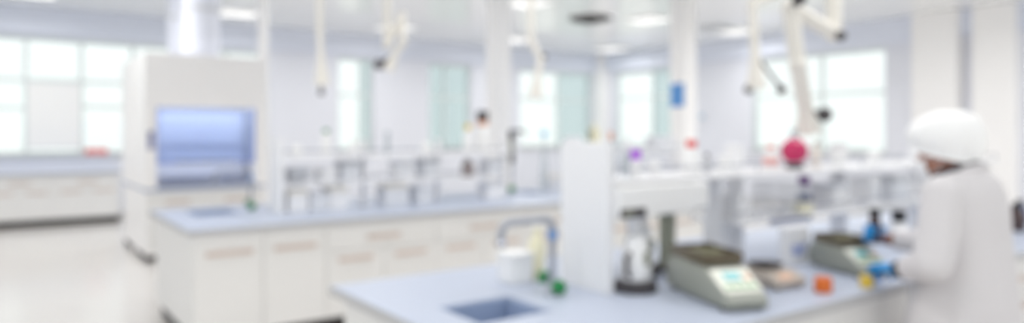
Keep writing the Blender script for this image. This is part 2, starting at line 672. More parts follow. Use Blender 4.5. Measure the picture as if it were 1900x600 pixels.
def rack(name, label, xs, y0, y1, group, z_low=1.14, z_up=1.38, zt=1.54, base=.90, up_w=.028, low_from=None):
    """double-sided reagent rack: uprights standing on the bench, two shelves, rails"""
    t = thing(name, label, 'rack', (xs[0], y0, base), 0, group)
    L, d = xs[-1] - xs[0], y1 - y0
    for k, x in enumerate(xs):
        m = MB()
        a = x - xs[0]
        if k == 0:
            m.box(a, a + .04, 0, d, 0, zt - base)
        else:
            m.box(a - up_w / 2, a + up_w / 2, .10, d - .10, 0, zt - base - .02)
        m.build('upright', 'rack', t, bevel=.004, smooth=False)
    for z in (z_low, z_up):
        a0 = .04 if (z == z_up or low_from is None) else low_from - xs[0]
        s = MB().box(a0, L + .014, .0, d, z - base - .022, z - base)
        if a0 > .05:
            MB().box(a0 - .02, a0, .10, d - .10, 0, z_up - base - .0225).build('upright', 'rack', t, bevel=.004, smooth=False)
        so = s.build('shelf', 'rack', t, bevel=.003, smooth=False)
        r = MB()
        for yy in (.012, d - .012):
            r.tube([(a0, yy, z - base + .04), (L, yy, z - base + .04)], .004, 8)
            for k, x in enumerate(xs):
                xx = min(max(x - xs[0], a0 + .005), L)
                r.tube([(xx, yy, z - base), (xx, yy, z - base + .04)], .004, 8)
        r.build('rail', 'steel', so)
    return t


# ---- front island
FX0, FX1, FY0, FY1 = 1.19, 6.25, 1.545, 3.01
SKF = (1.38, 1.71, 2.09, 2.39)
worktop('island_worktop', 'pale blue-grey worktop of the front island with the balances', FX0, FX1, FY0, FY1, [SKF])
sink('blue-grey rectangular sink sunk into the near end of the front island', *SKF)
cabs = [1.24, 2.2, 3.2, 4.2, 5.2, 6.2]
where = ['at the sink end of the front island', 'second from the sink end of the front island', 'under the balances beside the person on the front island',
         'fourth from the sink end of the front island', 'at the far right end of the front island']
for k in range(5):
    cabinet('base_cabinet', 'white base cabinet %s' % where[k], cabs[k], cabs[k + 1], FY0 + .035, FY1 - .035, 'doors' if k == 0 else 'drawer', 'cabinets of the front island', left_end=(k == 0))
tap('grey gooseneck tap with green handles at the front island sink', (1.89, 2.31, .90), -1, .265, .318, r=.0155, big=1.)
FR = rack('reagent_rack', 'white two-shelf reagent rack with a solid end panel on the front island', [2.06, 3.12, 4.14, 5.16, 6.1], 2.155, 2.46, 'reagent racks', low_from=2.95)
MB().box(1.14, 1.52, -.006, -.001, .205, .232).build('label_strip', 'navy', FR, smooth=False)
MB().box(2.15, 2.75, -.006, -.001, .212, .232).build('label_strip', 'grey', FR, smooth=False)

# ---- middle island
MX0, MX1, MY0, MY1 = 1.06, 7.1, 5.29, 6.86
SKM = (1.30, 1.66, 6.18, 6.66)
SKM2 = (4.72, 5.02, 6.16, 6.60)
worktop('island_worktop', 'pale blue-grey worktop of the middle island running behind the front one', MX0, MX1, MY0, MY1, [SKM, SKM2])
sink('sink in the left end of the middle island in front of the fume hood', *SKM)
sink('sink of the middle island beside the tall dark tap', *SKM2)
mc = [1.105, 2.07, 3.06, 4.05, 5.05, 6.05, 7.05]
mw = ['with two tall doors at the left end of the middle island', 'with a drawer over two doors, second on the middle island',
      'third on the middle island, seen behind the front gooseneck tap',
      'fourth from the left end of the middle island', 'fifth from the left end of the middle island', 'at the right end of the middle island']
for k in range(6):
    cabinet('base_cabinet', 'white base cabinet ' + mw[k], mc[k], mc[k + 1], MY0 + .035, MY1 - .035, 'doors' if k == 0 else 'drawer', 'cabinets of the middle island', left_end=(k == 0))
tap('slim gooseneck tap with green valves at the left sink of the middle island', (1.80, 6.42, .90), -1, .30, .35, r=.012, big=1.1)
MR = rack('reagent_rack', 'long white two-shelf reagent rack on the left half of the middle island', [1.90, 2.72, 3.50, 4.28], 5.93, 6.22, 'reagent racks')
MR2 = rack('reagent_rack', 'white two-shelf reagent rack on the right half of the middle island', [5.25, 6.15, 7.0], 5.93, 6.22, 'reagent racks')

# tall dark tap on the middle island
tl = thing('laboratory_tap', 'tall dark tap with a black head standing on the middle island', 'tap', (4.61, 6.35, .90), 0, 'bench taps')
MB().lathe([(.036, 0), (.036, .01), (.022, .03), (.02, .07)], 18).build('base', 'tapgrey', tl)
MB().lathe([(.030, .03), (.042, .045), (.042, .075), (.028, .09)], 18).build('handle', 'green', tl)
MB().lathe([(.014, .07), (.014, .66)], 14).build('column', 'tapgrey', tl)
MB().lathe([(.022, .34), (.030, .36), (.030, .45), (.022, .47)], 16).build('valve', 'black', tl)
MB().lathe([(.024, .47), (.028, .49), (.028, .58), (.024, .60)], 16).build('sleeve', 'oliveg', tl)
m = MB().lathe([(.030, .60), (.036, .62), (.036, .69), (.028, .715)], 16)
m.tube([(0, 0, .69), (.05, -.02, .705), (.12, -.05, .70), (.145, -.06, .66)], [.016, .016, .015, .014], 12)
m.build('head', 'black', tl)

# ---- left bench along the back wall
LX0, LX1, LY0 = -3.2, 1.76, 14.2
worktop('wall_worktop', 'white worktop under the long window at the far left', LX0, LX1, LY0, Y1 - .02, [])
lc = [-3.13, -2.16, -1.19, -.22, .75, 1.72]
lw = ['leftmost under the long window', 'second under the long window from the left', 'third under the long window from the left', 'under the long window, second from the fume hood', 'under the long window, nearest the fume hood']
for k in range(5):
    cabinet('base_cabinet', 'white base cabinet ' + lw[k], lc[k], lc[k + 1], LY0 + .03, Y1 - .03, 'drawer', 'cabinets under the long window')
tag(MB().box(-.40, .40, -.012, .012, -1.12, 0).build('roller_blind', 'blind', smooth=False, loc=(.79, Y1 + .05, 2.46)), 'white roller blind drawn over the middle pane of the left window', 'blind')
bl = bpy.data.objects['roller_blind']
MB().tube([(-.41, 0, 0), (.41, 0, 0)], .022, 12).build('roller', 'white', bl)
MB().box(-.40, .40, -.014, .014, -1.15, -1.12).build('bottom_bar', 'palegrey', bl, smooth=False)
rb = thing('red_tray', 'pale red plastic tray on the sill of the left window', 'tray', (1.44, Y1 + .01, SILL))
m = MB()
m.box(-.17, .17, -.055, .055, 0, .01).box(-.17, -.16, -.055, .055, .01, .12).box(.16, .17, -.055, .055, .01, .12)
m.box(-.16, .16, -.055, -.047, .01, .12).box(-.16, .16, .047, .055, .01, .12)
m.build('tray_body', 'redbox', rb, smooth=False)
MB().box(-.08, .08, -.058, -.0555, .04, .09).build('label_plate', 'pink', rb, smooth=False)


# ================================================================= FUME HOODS
def hood(label, x0, x1, y0, depth, flip=False):
    w = x1 - x0
    t = thing('fume_hood', label, 'fume hood', (x0, y0, 0), 0, 'fume hoods')
    if flip:
        t.location = (x1, y0 + depth, 0)
        t.rotation_euler = (0, 0, PI)
    d = depth
    MB().box(0.02, w - .02, .05, d, .08, .86).build('base_unit', 'hood', t, bevel=.004, smooth=False)
    MB().box(.03, w - .03, .08, d - .02, 0, .08).build('plinth', 'plinth', t, smooth=False)
    for a in (.03, w / 2 + .005):
        dd = MB().box(a, a + w / 2 - .035, .03, .05, .12, .84).build('door', 'cab', t, bevel=.003, smooth=False)
        c = a + w / 4 - .02
        MB().rbox(c - .14, c + .14, .014, .029, .70, .74, .006, 2).build('handle', 'pull', dd, bevel=.002)
    MB().box(0, w, 0, d, .86, .90).build('work_surface', 'top', t, bevel=.004, smooth=False)
    # airfoil sill, posts, fascia
    MB().box(.13, w - .13, -.01, .07, .90, .925).build('airfoil', 'steel', t, bevel=.006, smooth=False)
    for a in (0, w - .13):
        m = MB().box(a, a + .13, 0, .12, .90, 1.90)
        m.box(a if a == 0 else a + .09, a + .04 if a == 0 else a + .13, .12, d, .90, 1.90)
        m.build('side_post', 'hood', t, bevel=.006, smooth=False)
    m = MB().box(0, w, 0, .03, 1.90, 2.56).box(0, w, .03, d, 1.99, 2.56).box(0, .04, .03, d, 1.90, 1.99).box(w - .04, w, .03, d, 1.90, 1.99)
    m.build('fascia', 'hood', t, smooth=False)
    m = MB().box(.04, w - .04, d - .02, d, .90, 1.90)
    m.box(.13, w - .13, .7 * d, .72 * d, 1.0, 1.38).box(.13, w - .13, .7 * d, .72 * d, 1.42, 1.84)
    m.build('baffle', 'liner', t, smooth=False)
    for yy in (.2, .4):
        MB().tube([(.10, yy, 1.965), (w - .10, yy, 1.965)], .018, 10).build('lamp_tube', 'hoodlamp', t)
    # sash
    s = MB()
    zb = 1.20
    s.box(.13, w - .13, .05, .075, zb, zb + .035).box(.13, .155, .05, .075, zb + .035, 1.90).box(w - .155, w - .13, .05, .075, zb + .035, 1.90)
    so = s.build('sash_frame', 'inkblue', t, smooth=False)
    MB().box(.155, w - .155, .06, .066, zb + .035, 1.899).build('sash_pane', 'sash', so, smooth=False)
    MB().rbox(.35, w - .35, .03, .049, zb + .005, zb + .03, .005, 2).build('sash_handle', 'steel', so)
    cp = MB().box(.03, .10, -.012, -.001, 1.38, 1.60).build('control_panel', 'switch', t, bevel=.003, smooth=False)
    MB().box(.045, .085, -.016, -.0125, 1.53, 1.58).build('display', 'navy', cp, smooth=False)
    m = MB()
    for z in (1.41, 1.45, 1.49):
        m.lathe([(.011, 0), (.010, .006)], 12, Matrix.Translation((.065, -.0125, z)) @ Matrix.Rotation(R(90), 4, 'X'))
    m.build('button', 'palegrey', cp)
    return t


HX0, HX1 = 1.42, 2.86
hood('white fume hood with a blue-tinted sash facing the viewer', HX0, HX1, 9.5, .88)
hood('white fume hood standing back to back behind the front one', HX0, HX1, 10.56, .92, True)
MB().box(0.02, HX1 - HX0 - .02, .882, 1.058, 0, 2.5).build('service_panel', 'hood', bpy.data.objects['fume_hood'], smooth=False)
dct = thing('exhaust_duct', 'white round exhaust duct rising from the fume hood to the ceiling', 'duct', (xat(372, 9.95), 9.95, 2.561))
MB().lathe([(.235, 0), (.235, H - 2.562)], 32).build('pipe', 'duct', dct)
m = MB()
m.lathe([(.27, 0), (.27, .03), (.236, .035)], 32)
m.build('flange', 'palegrey', dct)
MB().lathe([(.236, .60), (.252, .61), (.252, .66), (.236, .67)], 32).build('joint_band', 'palegrey', dct)
dc2 = dup(dct, (xat(372, 9.95), 10.85, 2.561), 'white exhaust duct of the rear fume hood, hidden behind the front duct')


# ================================================================= EXTRACTION ARMS
def arm(label, mount, drop, pts, r, knobs, nozzle, mat_='cream'):
    """ceiling extraction arm. mount xy, drop = z of first elbow, pts = following elbow points, nozzle = (r_end, length)"""
    t = thing('extraction_arm', label, 'fume extraction arm', (mount[0], mount[1], H), 0, 'fume extraction arms')
    o = Vector((mount[0], mount[1], H))
    P = [Vector((mount[0], mount[1], drop))] + [Vector(p) for p in pts]
    P = [p - o for p in P]
    MB().lathe([(r * 2.2, 0), (r * 2.2, -.03), (r * 1.15, -.05), (r * 1.15, -.12)][::-1], 20).build('ceiling_flange', 'white', t)
    MB().tube([Vector((0, 0, -.05)), P[0]], r, 16).build('drop_tube', mat_, t)
    for a, b in zip(P, P[1:]):
        MB().tube([a, b], r * .96, 16).build('arm_tube', mat_, t)
    for p in P[:-1]:
        MB().ball(p, r * 1.16, seg=16).build('elbow', mat_, t)
    e, q = P[-1], P[-2]
    d = (e - q).normalized()
    d = (d + Vector((0, 0, -1)) * .6).normalized()
    MB().tube([e, e + d * nozzle[1] * .25, e + d * nozzle[1]], [r * .96, r * 1.1, nozzle[0]], 20).build('nozzle', mat_, t)
    for kp, kr in knobs:
        c = Vector(kp) - o
        near = min(P, key=lambda p: (p - c).length)
        k = MB().tube([near, c], kr * .35, 8)
        k.ball(c, kr, seg=14)
        k.build('knob', 'dark', t)
    return t


# over the middle island
ZA = 6.3
arm('slim cream extraction arm nearest the fume hood, hanging over the middle island', at(593, 20, ZA).xy, at(593, 60, ZA).z, [at(595, 92, ZA)], .028,
    [(at(596, 172, ZA), .028)], (.07, .32))
ZB = 6.7
arm('cream double-tube extraction arm hanging between the narrow windows', at(718, 5, ZB).xy, at(716, 84, ZB).z, [at(746, 30, ZB + .1), at(748, 78, ZB), at(732, 102, ZB)], .036,
    [(at(703, 120, ZB), .05)], (.06, .16))
ZE = 7.7
arm('pale cream extraction arm in front of the corner window', at(985, 20, ZE).xy, at(985, 75, ZE).z, [at(1003, 110, ZE), at(998, 138, ZE)], .040,
    [(at(1010, 105, ZE), .03)], (.085, .26))
# over the front island
ZC = 4.0
arm('large cream extraction arm hanging over the front island beside the person', at(1547, 30, ZC + .25).xy, at(1547, 62, ZC + .25).z,
    [at(1466, 14, ZC), at(1480, 120, ZC), at(1495, 205, ZC + .12)], .046, [(at(1560, 66, ZC + .2), .032), (at(1483, -2, ZC - .12), .04), (at(1530, 213, ZC + .1), .043)], (.078, .13))
ZD = 5.2
arm('thinner cream extraction arm left of the large one', at(1460, -40, ZD).xy, at(1460, -20, ZD).z, [at(1396, 6, ZD), at(1401, 100, ZD)], .036,
    [(at(1389, 166, ZD), .035), (at(1450, 166, ZD), .035)], (.075, .26))

# ================================================================= SIGNS AND WALL BITS
cx = xat(1268, 7.55)
sg = thing('wall_sign', 'blue rectangular sign on the right-hand column', 'sign', (cx - .152, 7.55 - .01, 2.0))
MB().box(-.010, 0, -.14, .14, 0, .37).build('board', 'blue', sg, bevel=.003, smooth=False)
ws = thing('wall_switch', 'small grey switch box on the right wall beside the sign column', 'switch', (X1 - .001, 11.35, 1.90))
MB().box(-.04, 0, -.09, .09, 0, .18).build('switch_body', 'palegrey', ws, bevel=.006, smooth=False)
MB().box(-.048, -.0405, -.03, .03, .05, .13).build('rocker', 'lblue', ws, bevel=.003, smooth=False)


# ================================================================= SMALL THINGS
def bottle(name, label, cat, loc, r, h, body='white', cap='white', band=None, capr=.55, caph=.16, group=None, neck=.5, shoulder=.70):
    t = thing(name, label, cat, loc, 0, group)
    hb = h * (1 - caph)
    MB().lathe([(0, 0), (r * .94, 0), (r, r * .08), (r, hb * shoulder), (r * .9, hb * (shoulder + .08)), (r * neck, hb * .95), (r * neck, hb)], 22).build('body', body, t)
    MB().lathe([(r * capr, hb + .0005), (r * capr, h - r * .06), (r * capr * .88, h), (0, h)], 22).build('cap', cap, t)
    if band:
        MB().lathe([(r * 1.012, hb * .2), (r * 1.012, hb * .6)], 22).build('label_band', band, t)
    return t


def carton(name, label, cat, loc, sx, sy, sz, body='whitebox', lid=None, band=None, rz=0., group=None):
    t = thing(name, label, cat, loc, rz, group)
    MB().box(-sx / 2, sx / 2, -sy / 2, sy / 2, 0, sz * (.78 if lid else 1)).build('box_body', body, t, bevel=.004, smooth=False)
    if lid:
        MB().box(-sx / 2 - .004, sx / 2 + .004, -sy / 2 - .004, sy / 2 + .004, sz * .78 + .0005, sz).build('lid', lid, t, bevel=.004, smooth=False)
    if band:
        MB().box(-sx * .36, sx * .36, -sy / 2 - .003, -sy / 2 - .0005, sz * .22, sz * .62).build('label_plate', band, t, smooth=False)
    return t


U, LO, BT = 1.3805, 1.1405, .9005
GU = 'bottles on the upper rack shelf'
# ---- front rack, upper shelf
yq = 2.28
bottle('reagent_bottle', 'small clear bottle with a dull red cap at the end panel of the front rack', 'bottle', (xat(1134, 2.37), 2.37, U), .022, .20, 'labglass', 'peach', group=GU)
bottle('reagent_bottle', 'clear glass bottle left of the purple-capped one on the front rack', 'bottle', (xat(1162, yq), yq, U), .026, .14, 'labglass', 'palegrey', group=GU)
bottle('reagent_bottle', 'small white bottle with a purple cap on the front rack', 'bottle', (xat(1180, 2.24), 2.24, U), .026, .125, 'white', 'purple', capr=.92, caph=.36, group=GU)
bottle('reagent_bottle', 'white bottle with a red cap on the front rack before the sign column', 'bottle', (xat(1283, yq), yq, U), .045, .165, 'white', 'red', caph=.22, group=GU)
bottle('reagent_bottle', 'small grey bottle right of the red-capped one on the front rack', 'bottle', (xat(1312, yq), yq, U), .02, .095, 'grey', 'dark', group=GU)
bottle('reagent_bottle', 'white bottle with a pink label left of the magenta flask', 'bottle', (xat(1430, yq), yq, U), .042, .135, 'white', 'pink', band='pink', caph=.2, group=GU)
fl = thing('round_flask', 'round flask of magenta liquid on a dark ring on the front rack', 'flask', (xat(1474, yq), yq, U))
MB().ball((0, 0, .098), .074, seg=28).build('bulb', 'magenta', fl)
MB().lathe([(.045, 0), (.052, .006), (.048, .028), (.036, .030), (.036, .0)], 24).build('cork_ring', 'black', fl)
MB().lathe([(.021, .167), (.019, .19), (.019, .215), (.023, .22), (.016, .22), (.016, .168)], 18).build('neck', 'labglass', fl)
bottle('reagent_bottle', 'pale beige bottle right of the magenta flask', 'bottle', (xat(1514, yq), yq, U), .03, .15, 'cream', 'beige', group=GU)
for u, h, r, lb in ((1214, .07, .03, 'low white jar between the purple-capped and red-capped bottles'), (1345, .085, .035, 'low white jar midway along the front rack before the pale wall'),
                    (1556, .08, .035, 'low white jar before the wide right window, nearest the beige bottle'), (1622, .09, .04, 'low white jar before the wide right window, nearest the person')):
    bottle('white_jar', lb, 'jar', (xat(u, yq), yq, U), r, h, 'white', 'white', capr=.95, neck=.85, caph=.25, group='white jars on the front rack')
# ---- front rack, lower shelf
bk = thing('wire_basket', 'grey wire basket on the lower shelf of the front rack', 'basket', (xat(1440, 2.30), 2.30, LO))
m = MB()
for k in range(5):
    z = .006 + k * .04
    m.tube([(-.09, -.09, z), (.09, -.09, z), (.09, .09, z), (-.09, .09, z), (-.09, -.089, z)], .003, 6)
for k in range(7):
    a = -.09 + k * .03
    for q in ((a, -.09), (a, .09), (-.09, a), (.09, a)):
        m.tube([(q[0], q[1], .003), (q[0], q[1], .17)], .0022, 6)
    m.tube([(a, -.09, .004), (a, .09, .004)], .0022, 6)
m.build('wire_mesh', 'grey', bk)
bottle('reagent_bottle', 'plum-capped white bottle behind the yellow box on the lower shelf', 'bottle', (xat(1492, 2.37), 2.37, LO), .04, .185, 'palegrey', 'plum', band='navy', capr=.85, caph=.3)
carton('small_box', 'pale yellow box on the lower shelf of the front rack', 'box', (xat(1489, 2.21), 2.21, LO), .10, .07, .055, 'paleyel', 'paleyel')
carton('small_box', 'plain white carton on the lower shelf right of the yellow box', 'box', (4.025, 2.30, LO), .16, .15, .14, 'whitebox', 'palegrey', group='cartons on the front rack')
carton('small_box', 'white carton on the lower shelf beside the third upright', 'box', (xat(1588, 2.26) + .10, 2.26, LO), .11, .14, .17, 'whitebox', None, 'palegrey', group='cartons on the front rack')
carton('small_box', 'grey box on the lower shelf next to the face of the person', 'box', (xat(1645, 2.26) + .02, 2.26, LO), .20, .17, .165, 'palegrey', 'grey', 'palegrey', group='cartons on the front rack')
carton('small_box', 'white carton on the lower shelf left of the wire basket', 'box', (3.035, 2.28, LO), .10, .2, .12, 'whitebox', 'whitebox', group='cartons on the front rack')
# ---- middle rack, upper shelf
ym = 6.07
bottle('reagent_bottle', 'white bottle with a small green cap on the middle rack', 'bottle', (xat(605, ym), ym, U), .045, .235, 'white', 'green', caph=.15, group=GU)
cy = thing('measuring_cylinder', 'grey measuring cylinder on the upper shelf of the middle rack', 'cylinder', (xat(719, ym), ym, U))
MB().lathe([(.04, 0), (.04, .01), (.012, .016)], 18).build('foot', 'grey', cy)
MB().lathe([(.02, .0165), (.02, .21), (.024, .215), (.018, .215), (.018, .02)], 18).build('barrel', 'labglass', cy)
bottle('reagent_bottle', 'white bottle with a yellow cap left of the dark-capped bottle on the middle rack', 'bottle', (xat(868, ym), ym, U), .05, .29, 'white', 'yellow', caph=.2, capr=.62, group=GU)
bottle('reagent_bottle', 'large white bottle with a dark cap and peach collar on the middle rack', 'bottle', (xat(895, 6.1), 6.1, U), .075, .425, 'white', 'black', caph=.23, capr=.80, neck=.72, shoulder=.62, group=GU)
dk = bpy.data.objects[[o.name for o in C.objects if o.get('label', '').startswith('large white bottle with a dark cap')][0]]
MB().lathe([(.058, .268), (.060, .27), (.060, .326), (.057, .327)], 22).build('collar', 'peach', dk)
bottle('reagent_bottle', 'plain white bottle on the middle rack between cylinder and yellow-capped bottle', 'bottle', (xat(790, ym), ym, U), .05, .13, 'white', 'white', group=GU)
bottle('reagent_bottle', 'low white bottle on the middle rack nearest the fume hood', 'bottle', (xat(550, ym), ym, U), .05, .12, 'white', 'palegrey', group=GU)
bottle('reagent_bottle', 'low white bottle on the middle rack right of the green-capped one', 'bottle', (xat(655, ym), ym, U), .05, .13, 'white', 'cream', group=GU)
# ---- middle rack, lower shelf
bw = thing('shade_bowl', 'shallow bowl on the lower shelf of the middle rack, grey for the shelf shadow', 'bowl', (xat(550, ym), ym, LO))
MB().lathe([(.07, 0), (.075, .004), (.115, .10), (.13, .135), (.122, .135), (.066, .012), (0, .012)], 26).build('bowl_body', 'grey', bw)  # bowl stands for the shadow under the upper shelf, shade in its grey
MB().lathe([(.13, .128), (.138, .134), (.13, .141), (.1235, .136)], 26).build('rim', 'palegrey', bw)
for u, sx, sz, b_, l_, n_, lb in ((604, .14, .13, 'whitebox', 'whitebox', None, 'white box right of the grey bowl on the middle rack'),
                                  (645, .17, .19, 'palegrey', 'grey', None, 'pale box with a grey lid on the middle rack left of the second upright'),
                                  (745, .18, .17, 'whitebox', 'palegrey', 'palegrey', 'white labelled box on the middle rack under the measuring cylinder'),
                                  (792, .16, .19, 'palegrey', 'grey', None, 'pale grey box on the middle rack left of the third upright'),
                                  (910, .17, .17, 'palegrey', 'palegrey', None, 'pale grey box at the right end of the middle rack')):
    carton('storage_box', lb, 'box', (xat(u, ym), ym, LO), sx, .18, sz, b_, l_, n_, group='storage boxes on the middle rack')
bottle('reagent_bottle', 'brown-grey bottle on the lower shelf of the middle rack', 'bottle', (xat(868, 6.04), 6.04, LO), .065, .19, 'brown', 'grey', neck=.6)
# ---- middle island, bench level
for u, sx, sz, b_, l_, lb in ((548, .17, .19, 'whitebox', 'creamcard', 'white carton with a cream lid under the grey bowl'),
                              (587, .16, .16, 'palegrey', 'palegrey', 'low pale grey carton between two cream-lidded cartons'),
                              (622, .17, .20, 'whitebox', 'creamcard', 'white carton with a cream lid under the grey-lidded box'),
                              (728, .24, .20, 'palegrey', 'creamcard', 'wide pale carton with a cream lid under the middle bay of the rack'),
                              (780, .16, .17, 'palegrey', 'palegrey', 'pale grey carton on the bench left of the third upright'),
                              (910, .2, .17, 'whitebox', 'palegrey', 'white carton on the bench at the right end of the middle rack')):
    carton('storage_box', lb, 'box', (xat(u, 6.05), 6.05, BT), sx, .18, sz, b_, l_, group='cartons on the middle island')
carton('storage_box', 'cream-lidded box beyond the tall dark tap on the middle island', 'box', (xat(1000, 6.72) + .28, 6.72, BT), .30, .16, .17, 'whitebox', 'creamcard')
carton('storage_box', 'pale grey crate behind the cream-lidded box on the right rack', 'box', (xat(1100, 6.07), 6.07, LO), .2, .2, .2, 'palegrey', 'grey')
# ---- right rack of the middle island
yb = thing('yellow_canister', 'pale yellow canister with a dark handle beyond the end panel of the front rack', 'canister', (xat(1102, ym), ym, U))
MB().rbox(-.05, .05, -.06, .06, 0, .25, .02, 4).build('body', 'paleyel', yb, bevel=.01)
MB().lathe([(.022, .2505), (.022, .30), (.019, .305), (0, .305)], 16).build('cap', 'paleyel', yb)
MB().tube([(-.045, -.02, .24), (-.075, -.02, .23), (-.08, -.02, .15), (-.05, -.02, .10)], .012, 10).build('handle', 'dark', yb)
bottle('reagent_bottle', 'small bottle with a light blue cap before the corner window', 'bottle', (xat(1010, 6.55), 6.55, BT), .045, .70, 'labglass', 'lblue', caph=.09, capr=.8, neck=.3, shoulder=.3)
bottle('reagent_bottle', 'small grey-red bottle right of the yellow canister', 'bottle', (xat(1133, ym), ym, U), .03, .22, 'palegrey', 'peach', group=GU)
carton('storage_box', 'grey box on the right rack of the middle island behind the purple cap', 'box', (xat(1222, ym), ym, U), .28, .2, .16, 'palegrey', 'palegrey')

# ---- around the front sink
soap = thing('white_basin', 'white plastic box standing behind the front sink', 'box', (1.90, 2.59, BT))
m = MB()
m.prism([(-.055, 0), (.055, 0), (.062, .12), (-.062, .12)], -.06, .06, Matrix.Rotation(R(90), 4, 'X'))
m.build('box_body', 'white', soap, bevel=.008)
MB().box(-.066, .066, -.066, .066, .1205, .138).build('lid', 'white', soap, bevel=.005, smooth=False)
py = thing('wash_bottle', 'pale yellow squeeze bottle beside the gooseneck tap', 'bottle', (2.018, 2.58, BT))
MB().lathe([(0, 0), (.035, 0), (.037, .005), (.037, .17), (.03, .19), (.018, .20), (.018, .21)], 20).build('body', 'paleyel', py)
MB().lathe([(.022, .2105), (.022, .235), (.01, .24), (0, .24)], 18).build('cap', 'paleyel', py)
MB().tube([(0, 0, .238), (0, 0, .25), (-.015, -.01, .258), (-.05, -.03, .235)], .004, 8).build('nozzle', 'white', py)


# ================================================================= INSTRUMENTS
def balance(label, loc, rz=0., s=1., body='balance', panel='panel', L=.46, W=.225, group='laboratory balances', wind=True):
    """top-loading balance, key panel facing -Y. origin: front centre of the base"""
    t = thing('laboratory_balance', label, 'balance', loc, rz, group)
    t.scale = (s, s, s)
    w = W / 2
    # casing: side profile in y-z, extruded along x, with tapered plan
    prof = [(0, .012), (0, .042), (.02, .056), (.155, .128), (.185, .138), (L - .07, .142), (L - .02, .124), (L, .07), (L, .012)]
    m = MB()
    rings = []
    for k, (f, ins) in enumerate(((-1, .012), (-.93, 0), (.93, 0), (1, .012))):
        ring = []
        for y, z in prof:
            taper = 1. - .12 * max(0, 1 - y / .15) if y < .15 else 1.
            yy = min(max(y, ins), L - ins)
            zz = z - ins * .8 if z > .05 else z
            ring.append(Vector((f * w * taper, yy, zz)))
        rings.append(ring)
    m.loft(rings)
    m.build('casing', body, t, bevel=.006)
    for sx in (-1, 1):
        for y in (.05, L - .05):
            MB().lathe([(.014, 0), (.017, .012)], 14, Matrix.Translation((sx * w * .75, y, 0))).build('foot', 'black', t)
    ang = math.atan2(.128 - .056, .155 - .02)
    mx = Matrix.Translation((0, .0875, .0935)) @ Matrix.Rotation(ang, 4, 'X')
    MB().rbox(-w * .84, w * .84, -.066, .066, 0, .004, .012, 3, mx).build('key_panel', panel, t)
    mx2 = mx @ Matrix.Translation((0, 0, .0042))
    MB().box(-w * .42, w * .30, .0, .042, 0, .003, mx2).build('display', 'teal', t, smooth=False)
    m = MB()
    for k in range(4):
        m.rbox(-w * .66 + k * .034, -w * .66 + .024 + k * .034, -.045, -.028, 0, .004, .004, 2, mx2)
    m.build('key', 'keyg', t)
    MB().rbox(w * .46, w * .70, -.002, .03, 0, .004, .006, 2, mx2).build('tare_key', 'keyo', t)
    if wind:
        # bronze weighing plate on a ring, low shield behind
        y0, y1 = .165, L - .03
        m = MB().rbox(-w * .96, w * .96, y0, y1, .1425, .158, .02, 3)
        m.build('tray', 'pan', t, bevel=.003)
        sh = MB().rbox(-w * .93, w * .93, y0 + .006, y0 + .016, .158, .178, .004, 2)
        sh.rbox(-w * .93, -w * .93 + .010, y0 + .016, y1 - .006, .158, .183, .004, 2).rbox(w * .93 - .010, w * .93, y0 + .016, y1 - .006, .158, .183, .004, 2)
        sh.rbox(-w * .93 + .010, w * .93 - .010, y1 - .016, y1 - .006, .158, .183, .004, 2)
        sh.build('draught_shield', 'pan', t)
        c = (y0 + y1) / 2
        MB().lathe([(.02, .158), (.02, .166), (w * .72, .168), (w * .76, .172), (w * .72, .174), (0, .174)], 26, Matrix.Translation((0, c, 0))).build('weighing_pan', 'olive', t)
    return t


balance('large grey-green balance nearest the front sink with a pale key panel', (2.297, 1.632, BT), R(-21), 1.06, W=.19)
balance('grey-green balance directly under the hands of the person', (3.315, 1.660, BT), R(-23), .92, L=.42, W=.2)
sb = thing('laboratory_balance', 'small beige balance with a dark pan between the two large ones', 'balance', (2.79, 1.76, BT), R(-5), 'laboratory balances')
m = MB()
m.loft([[Vector((x, y, z)) for y, z in ((0, .01), (0, .035), (.06, .065), (.24, .07), (.25, .06), (.25, .01))] for x in (-.095, -.088, .088, .095)])
m.build('casing', 'beige', sb, bevel=.006)
for sx in (-1, 1):
    for y in (.03, .22):
        MB().lathe([(.012, 0), (.014, .01)], 12, Matrix.Translation((sx * .07, y, 0))).build('foot', 'black', sb)
MB().lathe([(.03, .070), (.03, .082), (.072, .084), (.076, .090), (.072, .092), (0, .092)], 26, Matrix.Translation((.01, .155, 0))).build('weighing_pan', 'dark', sb)
mx = Matrix.Translation((0, .03, .0515)) @ Matrix.Rotation(math.atan2(.03, .06), 4, 'X')
MB().box(-.06, .03, -.018, .018, 0, .003, mx).build('display', 'keyo', sb, smooth=False)

# two-station stirrer under the rack shelf
st = thing('overhead_stirrer', 'white overhead stirrer with a wide head under the front rack shelf', 'stirrer', (2.40, 2.30, BT))
MB().rbox(-.296, .30, -.165, .12, .315, .452, .02, 4).build('head', 'white', st, bevel=.012)
cpn = MB().box(-.285, -.135, -.172, -.1655, .318, .356).build('control_panel', 'dark', st, smooth=False)
MB().box(-.265, -.215, -.175, -.1725, .326, .348).build('display', 'oliveg', cpn, smooth=False)
MB().box(.20, .285, -.170, -.1655, .322, .338).build('label_plate', 'grey', st, smooth=False)
m = MB().rbox(.235, .295, .03, .10, .02, .315, .012, 3)
m.build('column', 'oliveg', st)
MB().lathe([(.125, 0), (.13, .006), (.122, .024), (0, .026)], 28, Matrix.Translation((.335, .085, 0)) @ Matrix.Diagonal((.92, .75, 1, 1))).build('base_plate', 'dark', st)
for k, (x, y) in enumerate(((-.19, -.14), (.105, .08))):
    sh = MB().tube([(x, y, .315), (x, y, .24)], .008, 10).build('stirring_shaft', 'steel', st)
    MB().lathe([(.022, .25), (.022, .314)], 14, Matrix.Translation((x, y, 0))).build('chuck', 'palegrey', sh)


